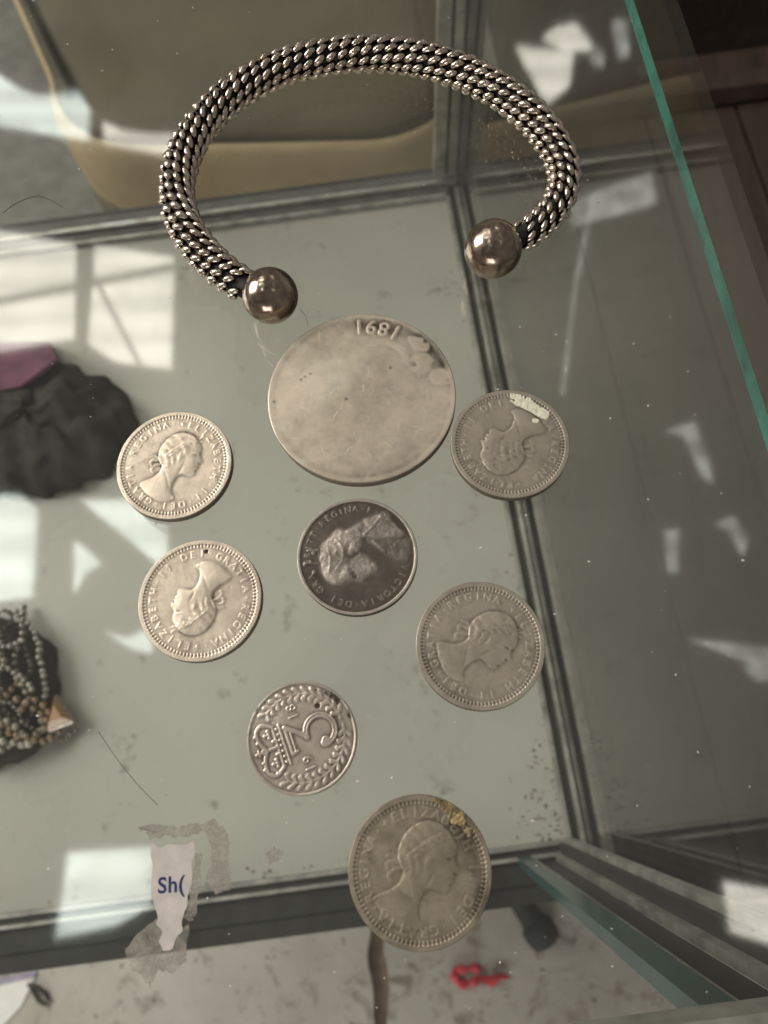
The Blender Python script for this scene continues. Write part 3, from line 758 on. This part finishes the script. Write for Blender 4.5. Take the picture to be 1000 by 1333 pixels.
CRUST = simple('green_black_crust', (.46, .33, .15), .6, .3, .4, 520, .9, .0004, c2=(.012, .013, .007))

FULL = '+ELIZABETH·II·DEI·GRATIA·REGINA·'
def eliz(rot, beads=100, start=None, step=None, size=.165, r=.765, **kw):
    H, L = blank(); frame(H, L, beads)
    step = step or 360 / 32.0
    queen(rot, H, L, None, **kw)
    P = L == 1
    legend(H, L, [(FULL, r, size, (-rot + 8) if start is None else start, step)])
    return H, L
sg = 'small silver coins laid on the glass top'
H, L = eliz(-8, start=6, scale=.98, off=(0, -.02))
st = .30 * np.exp(-(((GX + .38) / .22) ** 2 + ((GY - .05) / .25) ** 2)) * (fbm(5, .06) > 0)
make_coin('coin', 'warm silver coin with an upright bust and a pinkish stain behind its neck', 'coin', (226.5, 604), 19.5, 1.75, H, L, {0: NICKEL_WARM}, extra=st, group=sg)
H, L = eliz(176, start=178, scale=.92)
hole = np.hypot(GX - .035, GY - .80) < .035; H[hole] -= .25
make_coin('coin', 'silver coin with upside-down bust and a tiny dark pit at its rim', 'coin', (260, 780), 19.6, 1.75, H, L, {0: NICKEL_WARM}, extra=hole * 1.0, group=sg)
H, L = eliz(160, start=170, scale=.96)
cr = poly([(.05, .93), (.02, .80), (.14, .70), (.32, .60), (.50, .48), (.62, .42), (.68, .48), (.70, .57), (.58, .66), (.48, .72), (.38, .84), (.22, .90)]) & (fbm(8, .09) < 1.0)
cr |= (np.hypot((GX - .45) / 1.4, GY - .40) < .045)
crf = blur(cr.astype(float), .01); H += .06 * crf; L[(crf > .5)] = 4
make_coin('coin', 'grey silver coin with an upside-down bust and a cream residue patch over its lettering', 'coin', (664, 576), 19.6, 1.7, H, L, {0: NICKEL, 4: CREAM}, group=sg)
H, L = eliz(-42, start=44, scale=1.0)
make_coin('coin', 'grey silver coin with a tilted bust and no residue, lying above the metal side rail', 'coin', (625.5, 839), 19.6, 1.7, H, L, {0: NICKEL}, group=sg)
H, L = blank(); frame(H, L, 96)
queen(-12, H, L, None, scale=1.08, off=(.0, -.02))
legend(H, L, [(FULL, .77, .19, -38, 11.25)], .10, .012)
cr = poly([(.16, .98), (.24, .84), (.40, .74), (.44, .62), (.56, .60), (.66, .50), (.70, .38), (.84, .36), (.95, .34), (.86, .62), (.62, .86), (.40, .97)]) & (fbm(9, .06) < .8)
crf = blur(cr.astype(float), .012); H += .12 * crf * (1 + .6 * fbm(12, .03, 3)); L[crf > .5] = 4
st = np.clip(.28 * fbm(21, .2) + .1, 0, .55) * (RAD > .35)
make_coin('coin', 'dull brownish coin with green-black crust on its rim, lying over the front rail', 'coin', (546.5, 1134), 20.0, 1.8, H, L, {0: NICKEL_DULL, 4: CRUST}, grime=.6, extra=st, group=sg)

# dark tarnished coin, old veiled bust upside down
H, L = blank(); frame(H, L, 0, rim=.945)
zx = lambda p: ((p[0] - 497) / 405, (467 - p[1]) / 388)
head = [zx(p) for p in [(350, 300), (300, 358), (256, 400), (246, 480), (262, 560), (290, 620), (330, 650), (400, 656), (470, 636), (520, 640), (565, 652), (572, 622), (598, 600), (622, 580), (640, 545), (622, 510), (590, 480), (545, 462), (510, 440), (530, 390), (535, 345), (620, 350), (700, 345), (815, 326), (765, 265), (722, 208), (680, 165), (610, 195), (530, 225), (455, 280), (410, 300), (385, 290)]]
veil = [zx(p) for p in [(560, 358), (610, 400), (680, 448), (760, 490), (835, 505), (858, 430), (856, 352), (740, 356), (640, 358)]]
m = poly(spline(head, 3, True)) | poly(spline(veil, 3, True)); mf = m.astype(float)
h = .26 * (.40 * blur(mf, .022) + .35 * np.clip(blur(mf, .06) * 2 - 1, 0, 1) + .35 * np.clip(blur(mf, .14) * 2 - 1, 0, 1))
folds = stroke(spline([zx(p) for p in [(540, 330), (600, 270), (660, 190)]], 4), .02) | stroke([zx((610, 375)), zx((690, 445))], .02) | stroke([zx((740, 250)), zx((810, 325))], .018) | stroke([zx((545, 345)), zx((800, 340))], .022) | stroke(spline([zx(p) for p in [(350, 360), (400, 420), (400, 500), (360, 560)]], 5), .018) | stroke(spline([zx(p) for p in [(300, 420), (320, 500), (310, 580)]], 5), .015)
dip = stroke(spline([zx(p) for p in [(440, 400), (425, 450), (460, 475), (500, 455)]], 4), .035) | stroke([zx((455, 565)), zx((490, 610))], .04) | stroke([zx((560, 520)), zx((590, 530))], .02)
h += .07 * blur(folds.astype(float), .012) - .11 * blur(dip.astype(float), .015) + mf * .03 * fbm(33, .05, 4)
H += h; L[m] = 1
legend(H, L, [('VICTORIA·DEI·GRA', .82, .15, 104, 9.3), ('BRITT·REGINA·F·D·', .82, .15, 262, 8.6)], .11, .010)
crown = stroke([zx((165, 435)), zx((235, 430))], .02) | stroke([zx((150, 520)), zx((240, 520))], .02) | dots([zx((205, 450)), zx((215, 580)), zx((150, 525)), zx((190, 515))], .035)
H += .12 * blur(crown.astype(float), .01); L[crown] = 2
hm = poly(spline(head, 3, True)).astype(float); vm = poly(spline(veil, 3, True)).astype(float)
lm_ = blur(hm, .024) * (.60 + .22 * fbm(35, .09, 4)) * (1 - .35 * np.clip((GX - .1) * 1.4, 0, 1)) + .30 * blur(vm, .05) * (1 + .3 * fbm(37, .08, 4))
lm_ -= .5 * blur(dip.astype(float), .02)
lm_ = np.clip(lm_, 0, 1)
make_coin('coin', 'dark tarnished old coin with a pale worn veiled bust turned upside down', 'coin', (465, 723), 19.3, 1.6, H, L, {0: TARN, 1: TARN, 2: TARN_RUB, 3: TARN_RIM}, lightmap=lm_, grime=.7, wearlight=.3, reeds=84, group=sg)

# threepence: crowned 3 in a wreath, dated 1918
rt = 112
H, L = blank(); frame(H, L, 0, rim=.955, depth=.12)
def s3(P, w, n=6): return stroke(rot2(spline(P, n), rt), w)
def l3(P, w): return stroke(rot2(P, rt), w)
arc = lambda cx, cy, rx, ry, a0, a1, n=26: [(cx + rx * math.cos(math.radians(a)), cy + ry * math.sin(math.radians(a))) for a in np.linspace(a0, a1, n)]
three = l3([(-.20, .14), (-.22, .24)], .03) | l3([(-.22, .24), (.27, .24)], .028) | l3([(-.20, .17), (.25, .17)], .02) | l3([(.27, .24), (.0, -.10)], .042) | l3([(.20, .17), (-.03, -.10)], .03) | stroke(rot2(arc(-.0, -.36, .27, .27, 98, -175, 40), rt), .048) | dots(rot2([(-.24, -.37), (-.2, -.4)], rt), .075)
groove = l3([(.16, .18), (-.005, -.06)], .012) | stroke(rot2(arc(0, -.36, .27, .27, 80, -150, 40), rt), .012)
cw = l3([(-.36, .33), (.36, .33)], .022) | l3([(-.36, .45), (.36, .45)], .022) | s3([(-.36, .45), (-.46, .62), (-.36, .76), (-.15, .74), (0, .66)], .032) | s3([(.36, .45), (.46, .62), (.36, .76), (.15, .74), (0, .66)], .032) | l3([(0, .46), (0, .68)], .028) | l3([(0, .74), (0, .86)], .025) | l3([(-.05, .81), (.05, .81)], .022)
cw |= dots(rot2([(x_, .39) for x_ in np.linspace(-.3, .3, 7)], rt), .028) | dots(rot2([(-.26, .55), (.26, .55), (-.26, .62), (.26, .62), (-.20, .55), (-.32, .55), (.2, .55), (.32, .55), (-.12, .5), (.12, .5)], rt), .034) | dots(rot2([(-.43, .60), (.43, .60), (-.41, .7), (.41, .7), (-.3, .8), (.3, .8), (-.18, .79), (.18, .79)], rt), .028) | dots(rot2([(0, .73)], rt), .05)
wr = np.zeros(GX.shape, bool)
for sgn in (1, -1):
    wr |= stroke(rot2([(sgn * math.sin(math.radians(a)) * .78, -math.cos(math.radians(a)) * .78) for a in np.linspace(4, 128, 30)], rt), .014)
    for a in np.arange(10, 132, 10.5):
        for k, (dr, da) in enumerate(((.10, 5), (-.09, 4))):
            b = math.radians(a); p = np.array([sgn * math.sin(b) * .78, -math.cos(b) * .78]); b2 = math.radians(a + da + 3)
            q_ = np.array([sgn * math.sin(b2) * (.78 + dr), -math.cos(b2) * (.78 + dr)])
            wr |= stroke(rot2(np.array([p * .4 + q_ * .6, q_]), rt), .034) | stroke(rot2(np.array([p, q_]), rt), .018)
        b = math.radians(a + 5); wr |= dots(rot2([(sgn * math.sin(b) * .66, -math.cos(b) * .66)], rt), .026)
dt = np.zeros(GX.shape, bool)
for ch, px_, py_ in (('1', -.56, .02), ('9', -.40, .02), ('1', .40, .02), ('8', .56, .02)):
    g_ = glyph(ch).copy(); g_[..., 0] -= (g_[..., 0].min() + g_[..., 0].max()) / 2; g_[..., 1] -= .35
    raster(dt, rot2(g_ * .26 + np.array([px_, py_]), rt))
H += .17 * blur(three.astype(float), .008) - .05 * blur(groove.astype(float), .006) + .15 * blur(cw.astype(float), .008) + .11 * blur(wr.astype(float), .013) * (1 + .25 * fbm(47, .08)) + .12 * blur(dt.astype(float), .006)
L[wr] = 5; L[cw] = 1; L[three | dt] = 2
pit = dots([((592 - 487) / 405, (487 - 248) / 425)], .052); H[pit] -= .12
edge_dirt = ((RAD > .93) & (np.abs(TH - math.pi) < 1.0) & (fbm(44, .05) > .1)) | ((RAD > .86) & (RAD < .97) & (np.abs(TH - .85) < .5) & (fbm(45, .04) > .3))
L5 = L.copy(); L5[L == 5] = 1
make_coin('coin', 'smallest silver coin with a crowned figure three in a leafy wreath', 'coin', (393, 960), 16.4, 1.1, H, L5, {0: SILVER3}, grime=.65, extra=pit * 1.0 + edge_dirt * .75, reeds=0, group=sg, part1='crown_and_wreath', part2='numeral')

# large worn coin dated 1891 (seen upside down)
H, L = blank()
H += .05 * blur(((RAD > .955) & (RAD < 1.02)).astype(float), .02); L[RAD > .965] = 3
hx_ = lambda p: ((p[0] - 502) / 428, (450 - p[1]) / 383)
lg = np.zeros(GX.shape, bool)
for k, ch in enumerate('1891'):
    g_ = glyph(ch).copy(); g_[..., 0] -= (g_[..., 0].min() + g_[..., 0].max()) / 2; g_[..., 1] -= .35; g_ *= .24
    th_ = -3 + (3 - k) * 9.4
    g_[..., 1] -= .83; raster(lg, rot2(g_, 180 - th_))
H += .11 * blur(lg.astype(float), .009); L[lg] = 2
orn = poly(spline([hx_(p) for p in [(712, 182), (745, 180), (790, 195), (812, 225), (800, 248), (760, 248), (735, 228)]], 4, True)) | (np.hypot((GX - hx_((775, 306))[0]), (GY - hx_((775, 306))[1])) < .125) | poly(spline([hx_(p) for p in [(815, 350), (850, 330), (900, 350), (905, 395), (860, 405), (825, 395)]], 4, True))
rib = stroke(spline([hx_(p) for p in [(550, 205), (600, 203), (655, 222), (695, 255), (708, 300)]], 6), .030)
orn &= fbm(70, .05) < 1.3
H += .065 * blur(orn.astype(float), .016) + .05 * blur(rib.astype(float), .018); L[orn | rib] = 1
fld = np.clip(blur(poly([hx_(p) for p in [(400, 120), (480, 95), (690, 110), (800, 170), (880, 260), (900, 330), (860, 330), (820, 250), (700, 190), (560, 150)]]).astype(float), .03), 0, 1) * .46
fld += np.clip(blur(poly([hx_(p) for p in [(790, 230), (850, 245), (890, 320), (860, 330), (820, 290)]]).astype(float), .02), 0, 1) * .22
fld += .5 * dots([hx_((435, 468)), hx_((105, 478)), hx_((240, 365)), hx_((265, 352)), hx_((222, 378)), hx_((632, 326))], .018)
fld += np.clip(.08 * fbm(50, .3) + .06 * fbm(51, .07) - .02, 0, .4) + .22 * np.exp(-(((GX + .62) / .25) ** 2 + ((GY - .52) / .2) ** 2)) + .22 * np.exp(-(((GX) / .7) ** 2 + ((GY + .9) / .10) ** 2))
fld = fld * (1 - .85 * blur((lg | orn | rib).astype(float), .006))
H += .035 * blur(poly(rot2(spline(QUEEN, 3, True) * .85, 150)).astype(float), .05)
RS = np.random.RandomState(77)
scr = np.zeros(GX.shape)
for k in range(46):
    p_ = RS.uniform(-.72, .72, 2); a_ = RS.uniform(0, 3.14) if k > 14 else 1.5 + RS.randn() * .2; l_ = RS.uniform(.03, .15)
    scr += RS.uniform(.15, .6) * blur(stroke([p_, p_ + l_ * np.array([math.cos(a_), math.sin(a_)])], .005).astype(float), .004)
scr += np.clip(.10 * fbm(52, .16) , 0, .3)
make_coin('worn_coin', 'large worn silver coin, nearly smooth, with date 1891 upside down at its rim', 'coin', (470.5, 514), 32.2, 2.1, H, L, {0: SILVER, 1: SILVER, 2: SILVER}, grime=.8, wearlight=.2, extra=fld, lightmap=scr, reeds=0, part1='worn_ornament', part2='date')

# ================================================================== bracelet
brc = thing('bracelet', 'open silver bangle of braided dark links ending in two polished balls', 'bracelet', at(480, 220, 0))
ZC = 0.0037
PTS = [(340, 384), (316, 371), (290, 353), (264, 328), (243, 298), (231, 262), (233, 222), (249, 182), (275, 146), (310, 117), (355, 92), (405, 77), (460, 70), (520, 72), (575, 84), (625, 104), (671, 133), (709, 170), (732, 212), (732, 248), (716, 278), (690, 301), (655, 320)]
cl = spline([at(u, v, ZC) for u, v in PTS], 24)
sl = np.concatenate([[0], np.cumsum(np.linalg.norm(np.diff(cl, axis=0), axis=1))]); LEN = sl[-1]
def cpos(s): return Vector([np.interp(s, sl, cl[:, k]) for k in range(3)])
def ctan(s): return (cpos(min(LEN, s + .0008)) - cpos(max(0, s - .0008))).normalized()
def rope_r(s): e = min(s, LEN - s); return 0.00246 - .00045 * math.exp(-((LEN - s) / .022) ** 2) - .0002 * math.exp(-(s / .012) ** 2)
OX = simple('black_oxide', (.022, .019, .016), .55, .3, .4, 900)
lm, nt, bs = mat('worn_link_silver'); v = coords(nt, 1, 'Object'); nz = noise(nt, v, 900, 4)
oi = N(nt, 'ShaderNodeObjectInfo')
sx = N(nt, 'ShaderNodeSeparateXYZ'); nt.links.new(N(nt, 'ShaderNodeTexCoord').outputs['Object'], sx.inputs[0])
cc = mixc(nt, math_(nt, 'MULTIPLY', oi.outputs['Random'], .6), (.70, .60, .51), (.44, .345, .285))
# oxide left in the weave, silver rubbed bright on the crown of each link
hi_ = math_(nt, 'ADD', math_(nt, 'MULTIPLY', sx.outputs[2], 1100.0), math_(nt, 'MULTIPLY', nz, .5))
nt.links.new(mixc(nt, ramp(nt, hi_, [(.48, 0.0), (1.0, 1.0)]), (.05, .04, .033), cc), bs.inputs['Base Color'])
bs.inputs['Metallic'].default_value = 1.0; bs.inputs['Roughness'].default_value = .22
LINK = lm
mb = MB(); nc = 130
mb.tube([tuple(cpos(LEN * k / nc)) for k in range(nc + 1)], [rope_r(LEN * k / nc) * .93 for k in range(nc + 1)], 14)
mb.build('core', OX, brc, smooth=True)
# one link: a comma of wire, thick head standing proud, thin tail diving under its neighbour
lk = MB(); n = 9; pts = []; rads = []
for k in range(n):
    t = k / (n - 1); pts.append((-.0014 + .0028 * t, .0004 * math.sin(t * 2.4 - .6), .00045 * math.sin(min(1, t * 1.05) * math.pi) ** .8 - .0005 * max(0, t - .55)))
    rads.append(.00030 + .00052 * math.sin(math.pi * min(1, .12 + t * .86)) ** .75)
lk.tube(pts, rads, 8)
lme = bpy.data.meshes.new('link'); lme.from_pydata(lk.v, [], lk.f); lme.materials.append(LINK); lme.polygons.foreach_set('use_smooth', np.ones(len(lme.polygons), bool))
ROWS, PITCH = 10, .0025
nl = int(LEN / PITCH); cand = []
zup = Vector((0, 0, 1))
for r_ in range(ROWS):
    for k in range(nl):
        s = .0036 + (k + (r_ * 3 % 10) / 10.0 + rnd.uniform(-.06, .06)) * PITCH
        if s > LEN - .0036: continue
        p, t = cpos(s), ctan(s); side = t.cross(zup).normalized(); nup = side.cross(t).normalized()
        a = 2 * math.pi * r_ / ROWS + s * 40
        nr = (side * math.cos(a) + nup * math.sin(a)); bt = nr.cross(t)
        tilt = math.radians(17 + rnd.uniform(-5, 5)); d = (t * math.cos(tilt) + bt * math.sin(tilt)); e = nr.cross(d)
        pos = p + nr * (rope_r(s) + .00002)
        view = (Vector((0, 0, HC)) - pos).normalized()
        mx = Matrix((( d.x, e.x, nr.x, pos.x), (d.y, e.y, nr.y, pos.y), (d.z, e.z, nr.z, pos.z), (0, 0, 0, 1)))
        k_ = rope_r(s) / .00262 * rnd.uniform(.94, 1.06)
        cand.append((nr.dot(view), mx @ Matrix.Diagonal((k_ * .94, k_ * rnd.uniform(.78, .90), k_ * .90, 1))))
cand.sort(key=lambda q: -q[0])
low = MB()
for i, (f_, mx) in enumerate(cand):
    if i < 300:
        o = bpy.data.objects.new('link', lme); COL.objects.link(o); o.parent = brc; o.matrix_local = Matrix.Translation(-WORLD0[brc]) @ mx
    else: low.add([mx @ Vector(q) for q in lk.v], lk.f)
lo_ = low.build('hidden_links', LINK, brc, smooth=True); lo_['kind'] = 'stuff'
def ball_mat(name, warm):
    m, nt, bs = mat(name); v = coords(nt)
    a = noise(nt, v, 330, 5, .6, .6); b = noise(nt, v, 900, 5, .65)
    c = ramp(nt, a, [(.30, (.15, .105, .082)), (.50, (.33, .255, .205)), (.70, (.56, .475, .36))])
    c = mixc(nt, ramp(nt, b, [(.60, 0.0), (.72, .8)]), c, (.10, .065, .05))
    nt.links.new(c, bs.inputs['Base Color']); bs.inputs['Metallic'].default_value = 1
    nt.links.new(ramp(nt, b, [(.3, .13), (.8, .28)]), bs.inputs['Roughness']); bump(nt, bs, a, .25 * warm, .0004); return m
for u, v_, r_, dent in ((352, 385, .0049, .3), (642, 324, .0051, 1.6)):
    c = at(u, v_, r_); MB().sphere(c, r_, 40, 26).build('end_ball', ball_mat('tarnished_ball', dent), brc, smooth=True)

# ================================================================== marks lying on the glass
st_ = thing('torn_label', 'torn scrap of a pale paper label with navy print stuck on the glass top', 'label', at(222, 1150, 0))
torn = [(199, 1096), (207, 1104), (222, 1099), (240, 1101), (252, 1096), (255, 1108), (250, 1125), (250, 1148), (246, 1160), (244, 1178), (240, 1190), (236, 1200), (238, 1212), (229, 1222), (224, 1236), (214, 1238), (207, 1226), (212, 1212), (203, 1203), (206, 1192), (199, 1172), (197, 1150), (200, 1128), (196, 1110)]
sheet('paper', ragged(torn, .7, 3), .00005, .00009, PAPER, parent=st_)
zz = .00016
dl = Vector(at(240, 1161, zz)) - Vector(at(205, 1164, zz)); ex = dl.normalized(); ey = Vector((-ex.y, ex.x, 0)); o0 = Vector(at(205.5, 1163, zz)); sz = dl.length / 1.32
mb = MB(); penx = 0
for ch in 'Sh(':
    tr3 = glyph(ch, .022); x0 = tr3[..., 0].min(); wd = tr3[..., 0].max() - x0
    for t in tr3:
        mb.add([o0 + ex * ((q[0] - x0 + penx) * sz) + ey * (q[1] * sz) for q in t], [(0, 1, 2)])
    penx += wd + .09
bm_v = mb.build('lettering', INK, st_)
ad = thing('adhesive_residue', 'grey smears of old label glue around the torn paper scrap', 'glue residue', at(240, 1120, 0))
for px in ([(178, 1078), (200, 1073), (232, 1076), (258, 1070), (263, 1083), (245, 1090), (215, 1089), (196, 1092), (190, 1084)],
           [(262, 1072), (278, 1068), (292, 1078), (299, 1095), (297, 1120), (300, 1158), (280, 1163), (268, 1150), (276, 1120), (272, 1095)],
           [(254, 1110), (264, 1112), (262, 1150), (254, 1190), (246, 1200), (240, 1194), (248, 1165)],
           [(163, 1237), (180, 1215), (203, 1196), (213, 1207), (222, 1219), (235, 1208), (246, 1203), (243, 1250), (222, 1268), (205, 1262), (196, 1285), (184, 1270), (170, 1262)],
           [(345, 1112), (357, 1104), (370, 1108), (364, 1120), (352, 1124)]):
    sheet('smear', ragged(px, 2.0), .00004, .00005, ADHESIVE, parent=ad)
def fibre(px, r, m, label, z=.0003):
    P = spline([at(u, v, z) for u, v in px], 8); tag(MB().tube([tuple(p) for p in P], r, 5).build('lint_fibre', m, smooth=True), label, 'lint')
fibre([(4, 277), (22, 264), (48, 255), (65, 260), (81, 269)], .00007, LINT, 'curved dark hair lying on the glass near the suitcase')
fibre([(128, 952), (150, 985), (178, 1020), (205, 1048)], .00004, LINT, 'fine straight hair lying on the glass between bead heap and torn label')
fibre([(389, 402), (396, 408), (400, 416), (401, 424)], .00005, PALELINT, 'pale lint thread curling off a bracelet ball')
fibre([(335, 446), (345, 455), (358, 462)], .00005, PALELINT, 'pale lint thread between the bracelet and the large worn coin')
fibre([(349, 470), (356, 478)], .00005, PALELINT, 'short pale lint thread touching the large worn coin')
R = np.random.RandomState(4); mb = MB()
for k in range(170):
    p = at(R.uniform(0, 1000), R.uniform(0, 1333), 0)
    a_, b_ = (p[0] * CP + p[1] * SP), (-p[0] * SP + p[1] * CP)
    if a_ > A_R - .002 or b_ < B_F + .001: continue
    r = R.uniform(.00005, .00016); mb.sphere((p[0], p[1], r * .5), r, 5, 4, (R.uniform(.7, 2.2), R.uniform(.7, 1.4), .5))
tag(mb.build('dust', PALELINT), 'pale dust specks scattered over the glass top', 'dust', kind='stuff')

mb = MB(); R = np.random.RandomState(9)
for k in range(210):
    if k < 80: a_, b_ = A_R - abs(R.randn()) * .012, B_F + abs(R.randn()) * .022
    elif k < 140: a_, b_ = A_R - abs(R.randn()) * .003, R.uniform(B_F, B_B)
    else: a_, b_ = R.uniform(-.25, A_R), B_F + abs(R.randn()) * .004
    if a_ > A_R - .0006 or b_ < B_F + .0006: continue
    r = R.uniform(.0002, .0006); p = CA(a_, b_, ZB + .0001 + r * .3)
    mb.sphere(p, r, 5, 4, (R.uniform(.6, 2.0), R.uniform(.6, 1.6), .3))
tag(mb.build('dirt_flakes', simple('dark_dirt', (.12, .10, .08), .9)), 'dark crumbs of dirt along the rails of the case floor', 'dirt', kind='stuff')
